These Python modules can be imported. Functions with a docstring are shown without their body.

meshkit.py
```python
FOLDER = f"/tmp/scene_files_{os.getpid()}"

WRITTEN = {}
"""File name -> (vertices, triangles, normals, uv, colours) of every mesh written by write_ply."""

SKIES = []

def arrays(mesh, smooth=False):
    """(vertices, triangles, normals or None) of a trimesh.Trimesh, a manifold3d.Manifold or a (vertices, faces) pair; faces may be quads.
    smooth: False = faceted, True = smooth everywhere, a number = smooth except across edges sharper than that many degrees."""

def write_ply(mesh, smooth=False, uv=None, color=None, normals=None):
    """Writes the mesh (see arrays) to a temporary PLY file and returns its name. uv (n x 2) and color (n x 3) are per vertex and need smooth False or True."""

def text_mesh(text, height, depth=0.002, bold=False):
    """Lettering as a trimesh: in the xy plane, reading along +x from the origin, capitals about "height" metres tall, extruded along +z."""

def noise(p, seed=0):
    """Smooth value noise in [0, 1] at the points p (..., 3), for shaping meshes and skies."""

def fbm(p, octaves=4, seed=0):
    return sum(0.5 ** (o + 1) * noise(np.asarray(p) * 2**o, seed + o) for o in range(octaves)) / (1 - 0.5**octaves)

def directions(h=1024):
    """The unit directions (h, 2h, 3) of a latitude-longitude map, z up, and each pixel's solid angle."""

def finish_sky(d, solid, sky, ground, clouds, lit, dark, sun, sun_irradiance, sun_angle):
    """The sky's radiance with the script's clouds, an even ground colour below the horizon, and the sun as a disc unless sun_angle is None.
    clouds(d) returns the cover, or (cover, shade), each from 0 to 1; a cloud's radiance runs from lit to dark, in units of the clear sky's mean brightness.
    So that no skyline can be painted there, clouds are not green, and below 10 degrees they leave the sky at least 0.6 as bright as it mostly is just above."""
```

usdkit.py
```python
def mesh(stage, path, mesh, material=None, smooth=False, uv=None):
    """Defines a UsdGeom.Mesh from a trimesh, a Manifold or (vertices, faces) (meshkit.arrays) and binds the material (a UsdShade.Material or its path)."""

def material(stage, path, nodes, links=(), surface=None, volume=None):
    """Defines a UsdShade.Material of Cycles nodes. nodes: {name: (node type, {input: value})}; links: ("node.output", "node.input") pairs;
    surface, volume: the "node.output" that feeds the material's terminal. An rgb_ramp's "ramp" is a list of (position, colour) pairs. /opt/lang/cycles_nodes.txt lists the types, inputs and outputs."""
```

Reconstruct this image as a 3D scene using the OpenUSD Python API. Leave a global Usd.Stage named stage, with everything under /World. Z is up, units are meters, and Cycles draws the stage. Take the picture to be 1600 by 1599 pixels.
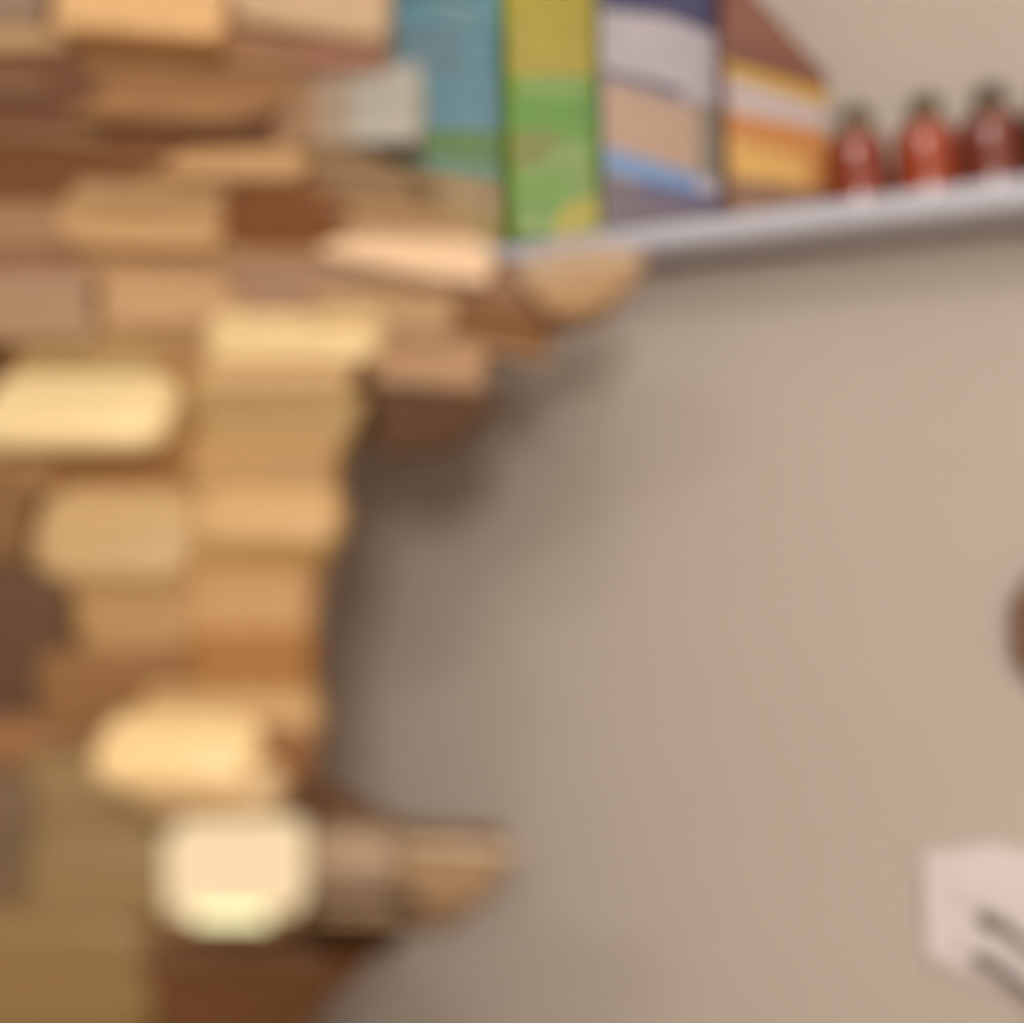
import math, numpy as np, trimesh, manifold3d, usdkit, meshkit
from pxr import Usd, UsdGeom, Gf, Sdf
from shapely.geometry import Polygon, box as sbox

stage = Usd.Stage.CreateInMemory()
UsdGeom.SetStageUpAxis(stage, UsdGeom.Tokens.z)
UsdGeom.SetStageMetersPerUnit(stage, 1.0)
UsdGeom.Xform.Define(stage, '/World')
UsdGeom.Scope.Define(stage, '/World/Looks')

# ---------------------------------------------------------------- camera, lamps, exposure
F = 1931.0                      # focal length in pixels of the 1600 px wide frame
ROLL = math.radians(1.5)
EYE = np.array([0, 0, 1.45])
R = np.array([math.cos(ROLL), 0, -math.sin(ROLL)])
U = np.array([math.sin(ROLL), 0, math.cos(ROLL)])
cam = UsdGeom.Camera.Define(stage, '/World/camera')
cam.CreateHorizontalApertureAttr(36.0)
cam.CreateVerticalApertureAttr(36.0 * 1599 / 1600)
cam.CreateFocalLengthAttr(36.0 * F / 1600)
cam.CreateFocusDistanceAttr(3.0)
cam.CreateFStopAttr(1.3)
cam.CreateClippingRangeAttr(Gf.Vec2f(0.02, 50))
EXPOSURE = 0.0
cam.CreateExposureAttr(EXPOSURE)
m = np.eye(4); m[0, :3] = R; m[1, :3] = U; m[2, :3] = (0, -1, 0); m[3, :3] = EYE
UsdGeom.Xformable(cam).AddTransformOp().Set(Gf.Matrix4d(*m.ravel().tolist()))

TH = math.radians(25)           # the wall runs away to the left
T = np.array([math.cos(TH), -math.sin(TH), 0])      # along the wall, to the right
N = np.array([-math.sin(TH), -math.cos(TH), 0])     # out of the wall, into the room
W0 = np.array([0, 1.15, 0])
# ceiling lamps: (along the wall, out from the wall, radius, watts per m2 as emission strength)
LAMPS = [(0.30, 2.50, 0.17, 36.0), (0.95, 1.7, 0.17, 36.0)]
GLOBE = np.array([.0, -1.15, 1.80]); GLOBE_R = .17; GLOBE_POWER = 49.0      # paper globe of the floor lamp behind the camera
LAMP_COLOR = (1.0, 0.95, 0.88)
CEIL = 2.45


def on_wall(s, d, z):
    return W0 + T * s + N * d + np.array([0, 0, z])


def ray(px, py):
    return (px - 800) / F * R + (799.5 - py) / F * U + np.array([0, 1.0, 0])


def at(px, py, y):              # the point at distance y ahead that stands at that pixel
    return EYE + ray(px, py) * y


def at_wall(px, py, d):
    v = ray(px, py)
    return EYE + v * (((W0 + N * d - EYE) @ N) / (v @ N))


# ---------------------------------------------------------------- materials
def lin(c):
    c = np.asarray(c, float) / 255
    return tuple(np.where(c < 0.04045, c / 12.92, ((c + 0.055) / 1.055) ** 2.4))


_made = {}


def look(name, nodes, links, surface):
    if name not in _made:
        _made[name] = usdkit.material(stage, '/World/Looks/' + name, nodes, links, surface=surface)
    return _made[name]


def albedo(rgb, gain=1.0):
    c = lin(rgb)
    return tuple(x * min(gain, .9 / max(c)) for x in c)


def plain(name, rgb, rough=0.5, gain=1.2, vary=0.08, scale=60, **kw):
    c = albedo(rgb, gain)
    a = tuple(x * (1 - vary) for x in c); b = tuple(min(.95, x * (1 + vary)) for x in c)
    return look(name, {'t': ('texture_coordinate', {}), 'n': ('noise_texture', {'scale': scale, 'detail': 3}),
                       'r': ('rgb_ramp', {'ramp': [(0.3, a), (0.7, b)]}),
                       'p': ('principled_bsdf', {'roughness': rough, **kw})},
                [('t.object', 'n.vector'), ('n.fac', 'r.fac'), ('r.color', 'p.base_color')], 'p.BSDF')


def wood(rgb, rough=0.42, gain=None, spec=None):
    spec = spec or (.5 if max(rgb) > 200 else .22)
    gain = gain or (1.0 if max(rgb) > 235 else .84)
    name = 'wood_%02x%02x%02x' % tuple(rgb)
    c = albedo(rgb, gain)
    a = tuple(x * .82 for x in c); b = tuple(min(.95, x * 1.12) for x in c)
    return look(name, {'t': ('texture_coordinate', {}), 'm': ('mapping', {'scale': (6, 30, 110)}),
                       'n': ('noise_texture', {'scale': 1.0, 'detail': 4, 'distortion': 0.4}),
                       'r': ('rgb_ramp', {'ramp': [(0.25, a), (0.5, c), (0.75, b)]}),
                       'p': ('principled_bsdf', {'roughness': rough, 'specular_ior_level': spec})},
                [('t.object', 'm.vector'), ('m.vector', 'n.vector'), ('n.fac', 'r.fac'), ('r.color', 'p.base_color')], 'p.BSDF')


# ---------------------------------------------------------------- prims
_names = {}


def numbered(parent, name):
    k = (parent, name); n = _names.get(k, 0); _names[k] = n + 1
    return f'{parent}/{name}' if n == 0 else f'{parent}/{name}_{n:03d}'


ORIGIN = {}


def tag(p, label=None, category=None, group=None, kind=None):
    for k, v in (('label', label), ('category', category), ('group', group), ('kind', kind)):
        if v: p.SetCustomDataByKey(k, v)
    return p


def thing(name, label, category, loc=(0, 0, 0), group=None):
    path = numbered('/World', name)
    x = UsdGeom.Xform.Define(stage, path)
    x.AddTranslateOp().Set(Gf.Vec3d(*map(float, loc)))
    ORIGIN[path] = np.asarray(loc, float)
    tag(x.GetPrim(), label, category, group)
    return path


def obj(name, mesh, mat, parent='/World', smooth=35, label=None):
    """One mesh, given in world coordinates, under its thing or part."""
    path = numbered(parent, name)
    o = next((v for k, v in ORIGIN.items() if path.startswith(k + '/')), np.zeros(3))
    v, f, _ = meshkit.arrays(mesh)
    p = usdkit.mesh(stage, path, trimesh.Trimesh(v - o, f, process=False), mat, smooth=smooth).GetPrim()
    if label: tag(p, label)
    return p


def struct(name, mesh, mat):
    p = obj(name, mesh, mat, smooth=False)
    return tag(p, kind='structure')


# ---------------------------------------------------------------- shapes
def frame_box(s0, s1, d0, d1, z0, z1):      # a box along the wall
    b = trimesh.creation.box([s1 - s0, d1 - d0, z1 - z0])
    M = np.eye(4); M[:3, 0] = T; M[:3, 1] = -N; M[:3, 2] = (0, 0, 1)
    M[:3, 3] = on_wall((s0 + s1) / 2, (d0 + d1) / 2, (z0 + z1) / 2)
    b.apply_transform(M)
    return b


def rounded_hull(points, r, seg=12):
    pts = []
    base = trimesh.creation.icosphere(subdivisions=2 if seg > 8 else 1, radius=r).vertices
    for p in points: pts.append(base + p)
    return manifold3d.Manifold.hull_points(np.vstack(pts).astype(np.float32))


def rounded_frame_box(s0, s1, d0, d1, z0, z1, r):
    return rounded_hull([on_wall(s, d, z) for s in (s0 + r, s1 - r) for d in (d0 + r, d1 - r) for z in (z0 + r, z1 - r)], r)


def prism(poly, y0, y1):                    # shapely polygon in world (x, z) carried from y0 to y1
    parts = []
    for g in getattr(poly, 'geoms', [poly]):
        if g.is_empty or g.area < 1e-9: continue
        e = trimesh.creation.extrude_polygon(g, y1 - y0, engine='earcut')
        v = e.vertices.copy(); e.vertices = np.column_stack([v[:, 0], y0 + v[:, 2], v[:, 1]]); e.invert()
        e.fix_normals(); parts.append(e)
    return trimesh.util.concatenate(parts)


def tube(points, radius, n=10):
    points = np.asarray(points, float)
    parts = [rounded_hull([a, b], radius, 8) for a, b in zip(points[:-1], points[1:])]
    return manifold3d.Manifold.batch_boolean(parts, manifold3d.OpType.Add)


def lathe(profile, base, n=40):
    p = np.array(profile, float)
    m_ = trimesh.creation.revolve(p, sections=n)
    m_.apply_translation(base)
    return m_


# ---------------------------------------------------------------- the room
WALL = look('wall_paint', {'t': ('texture_coordinate', {}), 'n': ('noise_texture', {'scale': 3.0, 'detail': 2}),
                           'f': ('noise_texture', {'scale': 420.0, 'detail': 3}),
                           'r': ('rgb_ramp', {'ramp': [(0.3, (.540, .486, .434)), (0.7, (.560, .504, .452))]}),
                           'b': ('bump', {'strength': 0.12, 'distance': 0.002}),
                           'p': ('principled_bsdf', {'roughness': 0.75, 'specular_ior_level': 0.25})},
            [('t.object', 'n.vector'), ('t.object', 'f.vector'), ('n.fac', 'r.fac'), ('r.color', 'p.base_color'), ('f.fac', 'b.height'), ('b.normal', 'p.normal')], 'p.BSDF')
CEILM = plain('ceiling_paint', (236, 230, 220), 0.8, 1.0, 0.02)
FLOORM = wood((168, 148, 126), 0.45, 1.0)
S0, S1, D1 = -2.0, 1.9, 3.1
struct('wall_back', frame_box(S0 - .1, S1 + .1, -.1, 0, 0, CEIL), WALL)
struct('wall_left', frame_box(S0 - .1, S0, 0, D1, 0, CEIL), WALL)
struct('wall_right', frame_box(S1, S1 + .1, 0, D1, 0, CEIL), WALL)
struct('wall_front', frame_box(S0 - .1, S1 + .1, D1, D1 + .1, 0, CEIL), WALL)
struct('floor', frame_box(S0 - .1, S1 + .1, -.1, D1 + .1, -.1, 0), FLOORM)
struct('ceiling', frame_box(S0 - .1, S1 + .1, -.1, D1 + .1, CEIL, CEIL + .1), CEILM)
TRIM = plain('white_trim', (232, 228, 222), 0.4, 1.0, 0.02)
struct('baseboard_back', frame_box(S0, S1, 0, .015, 0, .09), TRIM)

for i, (s, d, r, e) in enumerate(LAMPS):
    c = on_wall(s, d, CEIL)
    t = thing('ceiling_lamp', 'round warm white ceiling lamp ' + ('near the floor lamp' if i == 0 else 'towards the right wall'), 'ceiling lamp', c)
    obj('housing', lathe([(0, -.03), (r + .012, -.03), (r + .02, -.02), (r + .02, 0), (0, 0)], c), TRIM, t)
    em = look(f'lamp_glow_{i}', {'e': ('emission', {'color': LAMP_COLOR, 'strength': e})}, [], 'e.emission')
    obj('diffuser', lathe([(0, -.045), (r * .8, -.042), (r, -.031), (0, -.031)], c), em, t)

g = np.array([GLOBE[0], GLOBE[1], 0])
t = thing('floor_lamp', 'floor lamp with a round white paper globe behind the camera', 'floor lamp', g)
BRASS = plain('lamp_metal', (110, 104, 96), .35, 1, .02, metallic=1.0)
obj('base', lathe([(0, 0), (.14, 0), (.14, .012), (.02, .022), (0, .022)], g), BRASS, t)
obj('pole', lathe([(0, .02), (.011, .02), (.011, GLOBE[2] - GLOBE_R + .005), (0, GLOBE[2] - GLOBE_R + .005)], g, 20), BRASS, t)
sp = trimesh.creation.icosphere(4, GLOBE_R); sp.apply_translation(GLOBE)
obj('globe', sp, look('globe_glow', {'e': ('emission', {'color': LAMP_COLOR, 'strength': GLOBE_POWER})}, [], 'e.emission'), t, smooth=True)

# ---------------------------------------------------------------- sideboard below the frame, carrying the sculpture
SB = 0.90
SBW = wood((128, 88, 56), 0.4, 1.0)
c = on_wall(-.55, .33, 0)
t = thing('sideboard', 'brown wooden sideboard against the beige wall under the sculpture', 'sideboard', c)
obj('top', rounded_frame_box(-1.35, .22, .005, .70, SB - .03, SB, .006), SBW, t)
obj('body', frame_box(-1.32, .19, .01, .67, .10, SB - .03), SBW, t)
for k in range(3):
    s = -1.30 + k * .495
    dr = obj('door', rounded_frame_box(s, s + .485, .67, .688, .12, SB - .045, .004), SBW, t)
    h = on_wall(s + .44, .688, .55)
    obj('handle', tube([h, h + N * .025, h + N * .025 + [0, 0, .1], h + [0, 0, .1]], .005), plain('dark_metal', (60, 55, 50), .35, 1, .02, metallic=1.0), str(dr.GetPath()))
for s in (-1.28, .15):
    for d in (.05, .63):
        obj('leg', frame_box(s - .02, s + .02, d - .02, d + .02, 0, .10), SBW, t)

# ---------------------------------------------------------------- wall shelf
ZT = 1.45 + .2262
ZB = 1.45 + .2078
DS = .10
WHITE = plain('shelf_lacquer', (180, 184, 199), 0.35, 1.2, 0.02)
sL = (at_wall(520, 410, DS) - W0) @ T
c = on_wall(sL + .6, 0, ZB)
t = thing('wall_shelf', 'white lacquered narrow shelf fixed to the beige wall', 'shelf', c)
obj('board', rounded_frame_box(sL, sL + 1.15, .0005, DS, ZB, ZT, .003), WHITE, t)
for k in (.12, .6, 1.0):
    obj('bracket', frame_box(sL + k, sL + k + .02, .0, .05, ZB - .012, ZB - .0002), WHITE, t)


# ---------------------------------------------------------------- packets on the shelf, turned to the camera
def px_poly(pts, y):
    return Polygon([(p[0], p[2]) for p in (at(a, b, y) for a, b in pts)])


def carton(name, label, cat, x0, x1, ytop, depth, mat, bands, r=.003, dback=.052, drop=0):
    """A packet on the shelf between two picture columns; printed bands are thin panels on its front."""
    xm = (x0 + x1) / 2
    c0 = at_wall(xm, 330, dback)
    yf = c0[1] - depth / 2
    a = at(x0, ytop, yf); b = at(x1, ytop, yf)
    xa, xb, zt = a[0], b[0], (a[2] + b[2]) / 2
    zr = zt - drop / F * yf
    t = thing(name, label, cat, ((xa + xb) / 2, yf + depth / 2, ZT))
    pts = [np.array([x, y, z]) for x in (xa + r, xb - r) for y in (yf + r, yf + depth - r) for z in (ZT + r, (zt if x < (xa + xb) / 2 else zr) - r)]
    obj('body', rounded_hull(pts, r), mat, t)
    e_ = r * .6
    clip = Polygon([(xa + e_, ZT + .001), (xb - e_, ZT + .001), (xb - e_, zr - e_), (xa + e_, zt - e_)])
    for k, (bn, col, poly) in enumerate(bands):
        g = px_poly(poly, yf).intersection(clip)
        if g.is_empty: continue
        obj(bn, prism(g, yf - .0006 - .00025 * k, yf + .0008), plain('print_%02x%02x%02x' % col, col, .4, 1.02, .1, 90), t, smooth=False)
    return t


carton('carton', 'teal blue carton with a green band and a tan foot on the shelf', 'carton', 612, 786, -45, .034,
       plain('carton_teal', (92, 150, 172), .4, 1.05),
       [('blue_grey_panel', (100, 142, 164), [(590, 30), (720, 45), (720, 120), (590, 95)]),
        ('bright_stripe', (190, 215, 222), [(660, 0), (742, 17), (742, 21), (660, 4)]),
        ('dark_stripe', (70, 130, 150), [(590, -20), (742, -5), (742, 10), (590, -2)]),
        ('pale_stripe', (140, 170, 178), [(690, 26), (745, 40), (745, 44), (690, 31)]),
        ('green_band', (88, 140, 62), [(590, 202), (800, 205), (800, 262), (590, 232)]),
        ('aqua_band', (112, 156, 130), [(590, 232), (800, 262), (800, 290), (590, 256)]),
        ('tan_band', (182, 148, 92), [(590, 256), (800, 290), (800, 342), (590, 316)]),
        ('mustard_band', (176, 148, 50), [(650, 318), (800, 340), (800, 385), (650, 362)])], dback=.040)
carton('snack_pouch', 'bright green and yellow snack pouch standing on the shelf', 'pouch', 778, 940, -40, .05,
       plain('pouch_green', (110, 150, 12), .32, 1.02, .12, 30),
       [('yellow_field', (172, 158, 16), [(770, -60), (950, -60), (950, 118), (770, 118)]),
        ('gold_patch', (170, 152, 56), [(776, 30), (812, 40), (806, 100), (776, 95)]),
        ('lime_field', (86, 150, 8), [(770, 150), (950, 150), (950, 215), (770, 215)]),
        ('olive_stripe', (122, 130, 20), [(770, 206), (880, 206), (840, 262), (770, 250)]),
        ('green_field', (98, 152, 22), [(770, 282), (890, 270), (880, 330), (770, 330)]),
        ('yellow_corner', (174, 164, 24), [(878, 322), (945, 300), (945, 372), (860, 372)])], r=.012, dback=.054)
carton('carton', 'white carton with slanted navy and blue bands between pouch and amber carton', 'carton', 934, 1124, -55, .045,
       plain('carton_white', (180, 175, 186), .45, 1.0),
       [('navy_field', (44, 44, 96), [(900, -70), (1140, -70), (1140, 62), (1040, 26), (900, 10)]),
        ('pale_field', (180, 176, 188), [(900, 60), (1140, 100), (1140, 110), (900, 70)]),
        ('navy_stripe', (52, 44, 82), [(930, 104), (1065, 138), (1065, 156), (930, 112)]),
        ('grey_stripe', (150, 136, 140), [(930, 112), (1140, 172), (1140, 196), (930, 128)]),
        ('beige_field', (180, 148, 126), [(930, 128), (1090, 176), (1090, 272), (930, 220)]),
        ('taupe_field', (132, 120, 104), [(1090, 160), (1140, 172), (1140, 285), (1090, 270)]),
        ('blue_band', (100, 140, 196), [(910, 222), (1090, 276), (1090, 304), (910, 258)]),
        ('violet_foot', (96, 80, 98), [(900, 266), (1140, 316), (1140, 400), (900, 400)]),
        ('navy_foot_stripe', (72, 68, 116), [(1000, 284), (1140, 312), (1140, 334), (1000, 306)])], dback=.052)
carton('carton', 'amber and red brown slant-topped carton with yellow stripe beside the red bottles', 'carton', 1126, 1288, -60, .042,
       plain('carton_redbrown', (126, 70, 50), .35, 1.0),
       [('rust_field', (112, 58, 36), [(1130, 60), (1300, 104), (1300, 130), (1130, 100)]),
        ('yellow_stripe', (186, 146, 48), [(1130, 94), (1300, 146), (1300, 172), (1130, 118)]),
        ('pale_band', (184, 170, 172), [(1130, 118), (1300, 172), (1300, 208), (1130, 174)]),
        ('orange_field', (188, 120, 44), [(1130, 174), (1300, 206), (1300, 300), (1130, 300)]),
        ('amber_field', (206, 160, 76), [(1132, 214), (1262, 250), (1262, 296), (1132, 276)]),
        ('brown_foot', (128, 88, 60), [(1130, 276), (1300, 300), (1300, 350), (1130, 350)])], dback=.05, drop=175)

BOT = [(1340, (122, 44, 22), 'small dark red bottle nearest the amber carton'),
       (1448, (142, 54, 22), 'small orange red bottle in the middle of the bottle row'),
       (1550, (104, 40, 28), 'small maroon bottle third in the row on the shelf'),
       (1648, (70, 40, 30), 'small brown bottle at the right edge of the picture')]
CAPS = [(96, 84, 66), (88, 76, 60), (72, 66, 54), (34, 40, 30)]
for k, (px, col, lab) in enumerate(BOT):
    b = at_wall(px, 290, .062); b[2] = ZT
    t = thing('bottle', lab, 'bottle', b, 'small glossy bottles on the shelf')
    obj('body', lathe([(0, 0), (.0195, 0), (.0222, .003), (.0225, .044), (.0212, .051), (.0160, .056), (.0115, .0585), (.010, .0595), (0, .0595)], b),
        plain(f'bottle_glaze_{k}', col, .12, 1.3, .15, 50, coat_weight=.6, specular_ior_level=.6), t, smooth=50)
    obj('cap', lathe([(0, .0575), (.0125, .0575), (.013, .060), (.0125, .074), (.0105, .078), (0, .0785)], b), plain(f'bottle_cap_{k}', CAPS[k], .45, 1.1), t, smooth=40)
    obj('collar', lathe([(.010, .0562), (.0145, .0562), (.0148, .058), (.010, .059)], b), plain('collar_ring', (200, 150, 120), .2, 1.1, .02, metallic=.6), t, smooth=40)

# ---------------------------------------------------------------- socket with two plugs, bottom right
c = at_wall(1545, 1420, 0)
t = thing('wall_socket', 'white double wall socket low on the beige wall', 'wall socket', c)
PL = plain('white_plastic', (205, 198, 200), .35, 1.3, .02)


def wall_hull(pts, d0, d1, r):
    q = []
    for a, b in pts:
        p = at_wall(a, b, 0)
        q += [p + N * (d0 + r), p + N * (d1 - r)]
    return rounded_hull(q, r)


obj('plate', wall_hull([(1447, 1336), (1552, 1322), (1660, 1352), (1660, 1545), (1530, 1524), (1452, 1488)], -.002, .008, .0024), PL, t)
for (a, b) in ((1530, 1385), (1535, 1472)):
    obj('insert', wall_hull([(a - 38, b - 22), (a + 75, b - 14), (a + 75, b + 34), (a - 30, b + 20)], .004, .0105, .002), PL, t)
CORD = plain('grey_cord', (112, 102, 96), .5, 1.0, .03)
for k, (a, b, e) in enumerate(((1540, 1432, 'upper'), (1532, 1496, 'lower'))):
    p = at_wall(a, b, .0105)
    q = at_wall(a + 85, b + 62, .020); z = at_wall(a + 170, b + 150, .016)
    p2 = at_wall(a + 24, b + 14, .0165)
    t2 = thing('power_cord', f'grey power cord plugged into the {e} half of the white socket', 'power cord', p)
    obj('plug', rounded_hull([p + N * .006, p2 + N * .002], .0058), plain('plug_grey', (126, 116, 110), .45, 1.0, .02), t2)
    e_ = np.array([*(z + T * .95 + N * .004)[:2], z[2] - .72 - .0])
    obj('cable', tube([p2, q, z, e_], .0042), CORD, t2)

# dark wooden knob of a wall peg, just entering at the right edge
c = at_wall(1660, 975, 0)
t = thing('wall_peg', 'brown rounded wooden peg on the wall at the right edge', 'wall peg', c)
PEG = wood((140, 108, 88), .5, 1.0)
obj('plate', rounded_hull([at_wall(x, y, 0) + N * .010 for x, y in ((1606, 940), (1602, 975), (1606, 1020), (1640, 900), (1640, 1060), (1690, 975))], .0105), PEG, t)
obj('knob', rounded_hull([c + N * .02, c + N * .045], .012), PEG, t)

# ---------------------------------------------------------------- the sculpture
base = np.array([-.24, .85, SB])
SC = thing('sculpture', 'tall golden brown carved wooden sculpture of stacked glossy slabs at left', 'sculpture', base)
ROWS = [(-160, -230, 596), (60, -230, 592), (105, -230, 470), (230, -230, 492), (310, -220, 560), (370, -210, 640), (425, -210, 700), (445, -210, 840), (475, -210, 866),
        (530, -200, 850), (590, -200, 772), (650, -190, 700), (700, -180, 590), (740, -170, 515), (850, -150, 500), (1000, -140, 478), (1130, -140, 470),
        (1240, -150, 488), (1310, -160, 610), (1365, -160, 722), (1415, -170, 690), (1465, -180, 610), (1530, -190, 535), (1620, -190, 470), (1800, -190, 430), (2190, -190, 420)]


def yc(py):                     # axis of the body: it leans towards the room as it goes down
    return np.interp(py, [-160, 400, 1400, 2200], [.968, .950, .825, .815])


def front(py):
    return yc(py) - .098


rings = []
NS = 40
for (py, xl, xr) in [(np.interp(q, range(len(ROWS)), [r_[0] for r_ in ROWS]), np.interp(q, range(len(ROWS)), [r_[1] for r_ in ROWS]), np.interp(q, range(len(ROWS)), [r_[2] for r_ in ROWS])) for q in np.linspace(0, len(ROWS) - 1, 4 * (len(ROWS) - 1) + 1)]:
    y = yc(py)
    a, b = at(xl, py, y), at(xr, py, y)
    cx, hw, z = (a[0] + b[0]) / 2, (b[0] - a[0]) / 2, max(SB, (a[2] + b[2]) / 2)
    ang = np.linspace(0, 2 * np.pi, NS, endpoint=False)
    cs, sn = np.cos(ang), np.sin(ang)
    e = .62
    rings.append(np.column_stack([cx + hw * np.sign(cs) * np.abs(cs) ** e, y + .098 * np.sign(sn) * np.abs(sn) ** e, np.full(NS, z)]))
V = np.vstack(rings); nr = len(rings)
Fc = []
for i in range(nr - 1):
    for j in range(NS):
        k = (j + 1) % NS
        Fc += [(i * NS + j, (i + 1) * NS + j, (i + 1) * NS + k), (i * NS + j, (i + 1) * NS + k, i * NS + k)]
V = np.vstack([V, rings[0].mean(0), rings[-1].mean(0)])
for j in range(NS):
    k = (j + 1) % NS
    Fc += [(nr * NS, j, k), (nr * NS + 1, (nr - 1) * NS + k, (nr - 1) * NS + j)]
bm = trimesh.Trimesh(V, Fc, process=False); bm.fix_normals()
obj('body', bm, wood((148, 104, 66)), SC, smooth=40)


def slab(name, pts, col, proud=.015, tilt=.25, r=.004, depth=.05, rough=.42, label=None):  # slab tones and outlines take in the highlights and shade on the mass
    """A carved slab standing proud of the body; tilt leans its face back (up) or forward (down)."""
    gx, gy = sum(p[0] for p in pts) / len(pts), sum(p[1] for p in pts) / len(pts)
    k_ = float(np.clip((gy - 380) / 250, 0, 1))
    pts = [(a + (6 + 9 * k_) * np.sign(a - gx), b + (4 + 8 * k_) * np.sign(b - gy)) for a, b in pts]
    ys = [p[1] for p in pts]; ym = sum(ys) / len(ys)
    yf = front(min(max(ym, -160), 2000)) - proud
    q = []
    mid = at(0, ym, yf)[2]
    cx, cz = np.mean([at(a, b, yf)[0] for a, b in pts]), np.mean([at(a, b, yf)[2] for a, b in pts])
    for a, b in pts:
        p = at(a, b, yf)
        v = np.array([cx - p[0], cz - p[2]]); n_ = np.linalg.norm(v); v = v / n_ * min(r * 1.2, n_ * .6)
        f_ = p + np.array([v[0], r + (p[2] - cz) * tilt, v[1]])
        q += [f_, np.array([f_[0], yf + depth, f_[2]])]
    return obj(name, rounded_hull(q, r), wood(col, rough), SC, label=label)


def strip(pts, col, proud, rad=2.6, name='glint_strip', rough=.25):  # thin pale rods: glinting streaks put into their colour and shape
    ym = sum(p[1] for p in pts) / len(pts)
    yf = front(ym) - proud - .007
    rad *= 1.25
    obj(name, tube([at(a, b, yf) for a, b in pts], rad / F * yf), wood(col, rough), SC)


def oval(x0, x1, y0, y1, n=12, p=.75):
    a = np.linspace(0, 2 * np.pi, n, endpoint=False)
    c_, s_ = np.cos(a), np.sin(a)
    return [((x0 + x1) / 2 + (x1 - x0) / 2 * np.sign(i) * abs(i) ** p, (y0 + y1) / 2 + (y1 - y0) / 2 * np.sign(j) * abs(j) ** p) for i, j in zip(c_, s_)]


HIGHLIGHT = 'pale slab with a highlight put into its colour'  # for slabs whose light tone is a painted-in highlight
# top
slab('slab', [(-200, -90), (70, -90), (66, 40), (-200, 36)], (160, 136, 116), .010)
slab('slab', [(-200, 56), (470, 50), (470, 108), (-200, 104)], (160, 116, 70), .004, .0)
slab('slab', [(85, -70), (330, -66), (352, 10), (348, 60), (200, 52), (85, 34)], (238, 196, 142), .030, .5, .006, rough=.3, label=HIGHLIGHT)
slab('slab', [(352, -70), (600, -70), (599, 66), (480, 52), (370, 26)], (222, 192, 156), .026, .4, .004, rough=.3, label=HIGHLIGHT)
slab('slab', [(-200, 46), (60, 50), (105, 60), (60, 68), (-200, 74)], (200, 168, 126), .022, .3)
slab('slab', [(350, 48), (600, 60), (598, 106), (350, 96)], (162, 118, 84), .016, .0)
slab('slab', [(470, 76), (600, 82), (594, 96), (470, 96)], (172, 122, 98), .024, .0, .003)
# upper dark field and facet
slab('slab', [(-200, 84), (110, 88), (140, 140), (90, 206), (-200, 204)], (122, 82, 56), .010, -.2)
slab('slab', [(-200, 118), (60, 124), (70, 134), (-200, 130)], (142, 106, 80), .016, .0, .003)
slab('facet', [(212, 104), (445, 118), (437, 160), (380, 182), (330, 194), (110, 178)], (168, 126, 86), .018, .2, .003)
strip([(222, 104), (436, 122)], (186, 144, 104), .022, 2.4)
strip([(120, 176), (320, 192)], (178, 136, 94), .022, 2.4)
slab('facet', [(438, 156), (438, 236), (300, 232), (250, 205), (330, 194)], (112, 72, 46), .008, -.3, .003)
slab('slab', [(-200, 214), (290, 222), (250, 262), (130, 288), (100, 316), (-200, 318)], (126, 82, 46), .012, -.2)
strip([(-200, 205), (60, 211), (158, 219)], (206, 168, 126), .026, 3)
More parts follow.
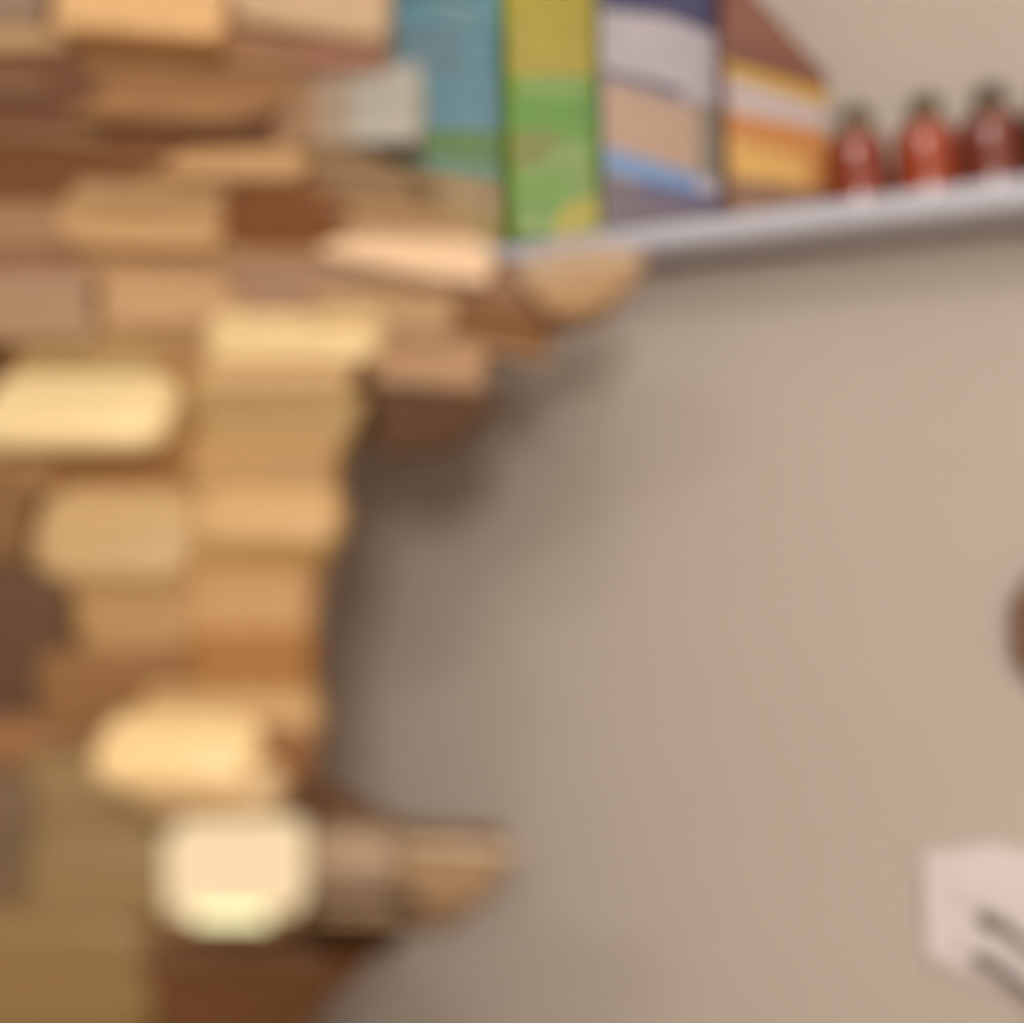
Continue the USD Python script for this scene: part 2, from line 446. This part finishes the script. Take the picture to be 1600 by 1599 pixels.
slab('slab', [(437, 98), (500, 100), (500, 226), (437, 230)], (168, 132, 98), .010, .1, .003)
slab('block', [(500, 102), (560, 101), (560, 222), (500, 224)], (176, 158, 138), .012, .1, .002)
slab('block', [(556, 101), (652, 100), (652, 218), (556, 222)], (186, 184, 176), .014, .1, .002, label='pale grey block')
slab('rod', oval(258, 482, 236, 274), (214, 172, 122), .028, .5, .006, rough=.3)
slab('slab', [(250, 266), (500, 282), (500, 318), (330, 312), (210, 286)], (164, 118, 72), .014, .0)
slab('slab', [(484, 226), (560, 232), (640, 270), (648, 312), (500, 306)], (142, 112, 74), .014, .0, .005)
# ledge with ridges, dark hollow
slab('ledge', [(120, 286), (352, 300), (340, 384), (104, 384), (88, 330)], (204, 164, 114), .024, .3, .005)
strip([(128, 288), (352, 304)], (220, 184, 138), .030, 3)
strip([(112, 304), (332, 322)], (216, 180, 132), .032, 3)
slab('slab', [(-200, 322), (100, 322), (120, 372), (-200, 372)], (172, 134, 100), .014, .15)
strip([(-200, 373), (130, 378)], (190, 152, 116), .024, 2.4)
slab('slab', [(-200, 378), (130, 384), (130, 434), (-200, 432)], (160, 118, 88), .014, .1)
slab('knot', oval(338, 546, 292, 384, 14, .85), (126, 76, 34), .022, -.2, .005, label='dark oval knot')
slab('ledge', [(508, 318), (660, 326), (742, 352), (742, 378), (560, 366), (530, 350)], (194, 156, 110), .020, .25, .004)
strip([(508, 320), (600, 324), (700, 342)], (206, 168, 124), .028, 2.4)
slab('slab', [(530, 350), (742, 366), (742, 388), (540, 384)], (168, 130, 92), .026, .0, .003)
slab('slab', [(566, 372), (740, 378), (770, 400), (762, 436), (640, 428), (500, 392)], (238, 206, 170), .034, .5, .005, rough=.3, label=HIGHLIGHT)
slab('slab', [(130, 380), (560, 388), (560, 424), (130, 440)], (186, 146, 104), .014, .2)
slab('slab', [(360, 410), (560, 408), (640, 430), (640, 454), (500, 480), (370, 486)], (164, 128, 100), .018, .1, .005)
slab('slab', [(160, 430), (340, 440), (374, 470), (360, 500), (160, 500)], (204, 164, 120), .022, .3, .006)
slab('slab', [(640, 426), (900, 446), (876, 470), (700, 462), (640, 452)], (146, 104, 70), .020, -.1, .005)
slab('curved_lip', [(806, 424), (860, 392), (940, 378), (1004, 398), (1000, 424), (960, 456), (905, 486), (850, 470)], (200, 176, 150), .034, .3, .006, .09, label='pale curved lip')
slab('curved_lip', [(830, 446), (920, 440), (998, 420), (955, 462), (902, 488), (850, 472)], (190, 152, 108), .040, -.1, .004, .09)
# left slabs
slab('slab', [(-200, 434), (124, 437), (134, 452), (120, 458), (-200, 458)], (178, 146, 118), .022, .2, .003)
slab('slab', [(-200, 456), (140, 464), (140, 474), (-200, 472)], (146, 104, 76), .014, -.2, .003)
slab('slab', [(-200, 472), (136, 478), (136, 527), (-200, 522)], (176, 144, 112), .024, .1, .003)
strip([(-200, 521), (134, 526)], (196, 160, 120), .028, 2.4)
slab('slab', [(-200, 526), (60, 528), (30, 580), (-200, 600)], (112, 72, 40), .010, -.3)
slab('slab', [(136, 500), (340, 506), (330, 560), (136, 556)], (178, 136, 90), .012, .1)
slab('slab', [(40, 530), (240, 544), (280, 588), (20, 592), (60, 556)], (180, 148, 96), .016, .2, .006)
# middle right slabs
slab('slab', [(500, 456), (700, 466), (704, 502), (690, 508), (500, 486)], (188, 152, 108), .030, .2, .003)
slab('slab', [(500, 486), (692, 508), (692, 520), (500, 500)], (150, 112, 74), .024, -.2, .003)
strip([(480, 500), (590, 506), (697, 520)], (226, 192, 146), .036, 3.2)
strip([(560, 522), (690, 534)], (206, 168, 124), .036, 3)
strip([(704, 536), (780, 548), (862, 564)], (220, 186, 144), .016, 2.8)
slab('slab', [(590, 524), (746, 544), (746, 596), (590, 584)], (182, 142, 102), .028, .15, .003)
slab('slab', [(590, 584), (740, 596), (738, 606), (590, 594)], (118, 86, 62), .022, -.3, .003)
strip([(590, 590), (736, 607)], (190, 158, 124), .027, 2.0)
slab('slab', [(702, 470), (870, 490), (850, 540), (702, 530)], (142, 98, 60), .010, -.2, .006)
slab('slab', [(590, 608), (740, 606), (760, 640), (700, 690), (600, 694)], (112, 84, 64), .010, -.35, .008)  # shade below the lip painted in as a dark tone
# bright bars
slab('slab', oval(322, 596, 496, 552, 14, .6), (255, 226, 170), .040, .8, .008, rough=.25, label=HIGHLIGHT)
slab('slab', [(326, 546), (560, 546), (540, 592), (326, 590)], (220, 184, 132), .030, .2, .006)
slab('slab', oval(-30, 262, 598, 684, 14, .5), (255, 230, 176), .044, .8, .012, rough=.25, label=HIGHLIGHT)
slab('slab', [(262, 570), (330, 570), (324, 700), (262, 700)], (174, 126, 74), .012, .0, .006)
slab('slab', [(300, 594), (540, 594), (540, 644), (310, 644)], (194, 160, 104), .022, .2, .007)
slab('slab', [(320, 640), (560, 640), (520, 700), (320, 700)], (184, 152, 100), .020, .0, .008)
slab('slab', [(300, 700), (516, 704), (512, 772), (300, 768)], (188, 148, 96), .018, .1, .008)
slab('slab', [(-200, 690), (60, 694), (70, 750), (-200, 752)], (176, 134, 86), .018, .1, .006)
slab('slab', [(60, 700), (300, 706), (300, 762), (60, 752)], (160, 114, 66), .014, -.1, .008)
slab('slab', [(-200, 752), (40, 756), (30, 880), (-200, 880)], (140, 104, 64), .010, .0, .010)
slab('slab', oval(306, 522, 776, 838, 14, .6), (218, 178, 124), .034, .35, .010, label=HIGHLIGHT)
slab('slab', [(306, 826), (524, 826), (500, 860), (306, 862)], (186, 152, 92), .026, -.1, .008)
slab('slab', oval(50, 304, 770, 906, 14, .7), (206, 172, 122), .032, .3, .014)
# lower body
slab('slab', [(300, 858), (496, 862), (486, 900), (310, 906)], (174, 130, 80), .014, .0, .008)
slab('slab', [(290, 904), (478, 904), (472, 1000), (300, 1004)], (196, 152, 102), .020, .1, .012)
slab('slab', [(100, 900), (290, 908), (300, 1010), (140, 1040)], (178, 140, 92), .016, .1, .014)
slab('slab', [(300, 1010), (474, 1006), (474, 1080), (310, 1090)], (174, 122, 66), .016, .0, .012)
slab('slab', [(60, 1046), (300, 1040), (310, 1110), (60, 1120)], (150, 110, 70), .010, -.1, .012)
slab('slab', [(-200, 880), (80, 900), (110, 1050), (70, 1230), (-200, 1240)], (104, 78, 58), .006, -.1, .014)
slab('slab', [(230, 1098), (476, 1102), (484, 1140), (380, 1146), (210, 1138)], (200, 160, 108), .026, .3, .007)
slab('slab', oval(146, 398, 1150, 1212, 14, .7), (255, 222, 166), .042, .8, .012, rough=.25, label=HIGHLIGHT)
slab('knot', oval(384, 480, 1146, 1224, 12, .8), (146, 102, 64), .026, -.2, .008)
slab('slab', oval(216, 436, 1216, 1256, 12, .7), (208, 174, 126), .032, .2, .008)
slab('slab', oval(0, 250, 1190, 1330, 14, .7), (146, 120, 80), .012, .1, .016)
slab('slab', oval(30, 262, 1310, 1450, 14, .7), (150, 126, 86), .014, .0, .016)
slab('slab', [(-200, 1240), (40, 1230), (50, 1440), (-200, 1460)], (120, 98, 74), .008, .0, .014)
slab('slab', oval(-220, 250, 1440, 1640, 14, .7), (146, 118, 76), .012, .0, .016)
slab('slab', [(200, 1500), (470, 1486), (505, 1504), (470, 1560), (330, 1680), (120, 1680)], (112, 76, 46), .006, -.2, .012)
slab('slab', oval(470, 618, 1316, 1388, 12, .8), (170, 144, 118), .000, .1, .010)
# base ledge at the lower right
strip([(632, 1320), (720, 1323), (814, 1333)], (232, 208, 176), -.004, 4.6, 'glint_strip')
slab('ledge', [(600, 1338), (770, 1346), (782, 1362), (740, 1400), (600, 1404)], (164, 132, 96), -.012, .1, .006)
strip([(470, 1406), (612, 1418)], (206, 170, 128), .014, 3)
strip([(470, 1430), (560, 1432), (648, 1436)], (226, 190, 140), .014, 2.6)
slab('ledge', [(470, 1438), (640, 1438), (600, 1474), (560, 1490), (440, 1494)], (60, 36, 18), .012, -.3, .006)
slab('ledge', [(600, 1400), (756, 1398), (690, 1440), (600, 1442)], (142, 112, 84), -.02, -.1, .006)

# small glowing lamp set in front of the foot of the sculpture
yl = front(1360) - .080
a, b = at(252, 1304, yl), at(462, 1304, yl)
zb = at(360, 1452, yl)[2]
lc = np.array([(a[0] + b[0]) / 2, yl + .02, zb])
LP = thing('accent_lamp', 'small square frosted lamp glowing warm yellow low on the sculpture', 'lamp', lc)
rr = .006
GL = look('lamp_frost', {'e': ('emission', {'color': (1.0, .745, .44), 'strength': .98})}, [], 'e.emission')
GB = look('lamp_core', {'e': ('emission', {'color': (1.0, .95, .52), 'strength': 1.7})}, [], 'e.emission')
obj('shade', rounded_hull([np.array([x, y, z]) for x in (a[0] + rr, b[0] - rr) for y in (yl + rr, yl + .035 - rr) for z in (zb + .006 + rr, a[2] - rr)], rr), GL, LP)
p0, p1 = at(310, 1432, yl - .001), at(410, 1434, yl - .001)
obj('light_bar', tube([p0, p1], .0032), GB, LP)
obj('base', rounded_hull([np.array([x, y, z]) for x in (a[0] + .006, b[0] - .006) for y in (yl + .006, yl + .05) for z in (zb + .001, zb + .003)], .004), wood((128, 98, 56)), LP)
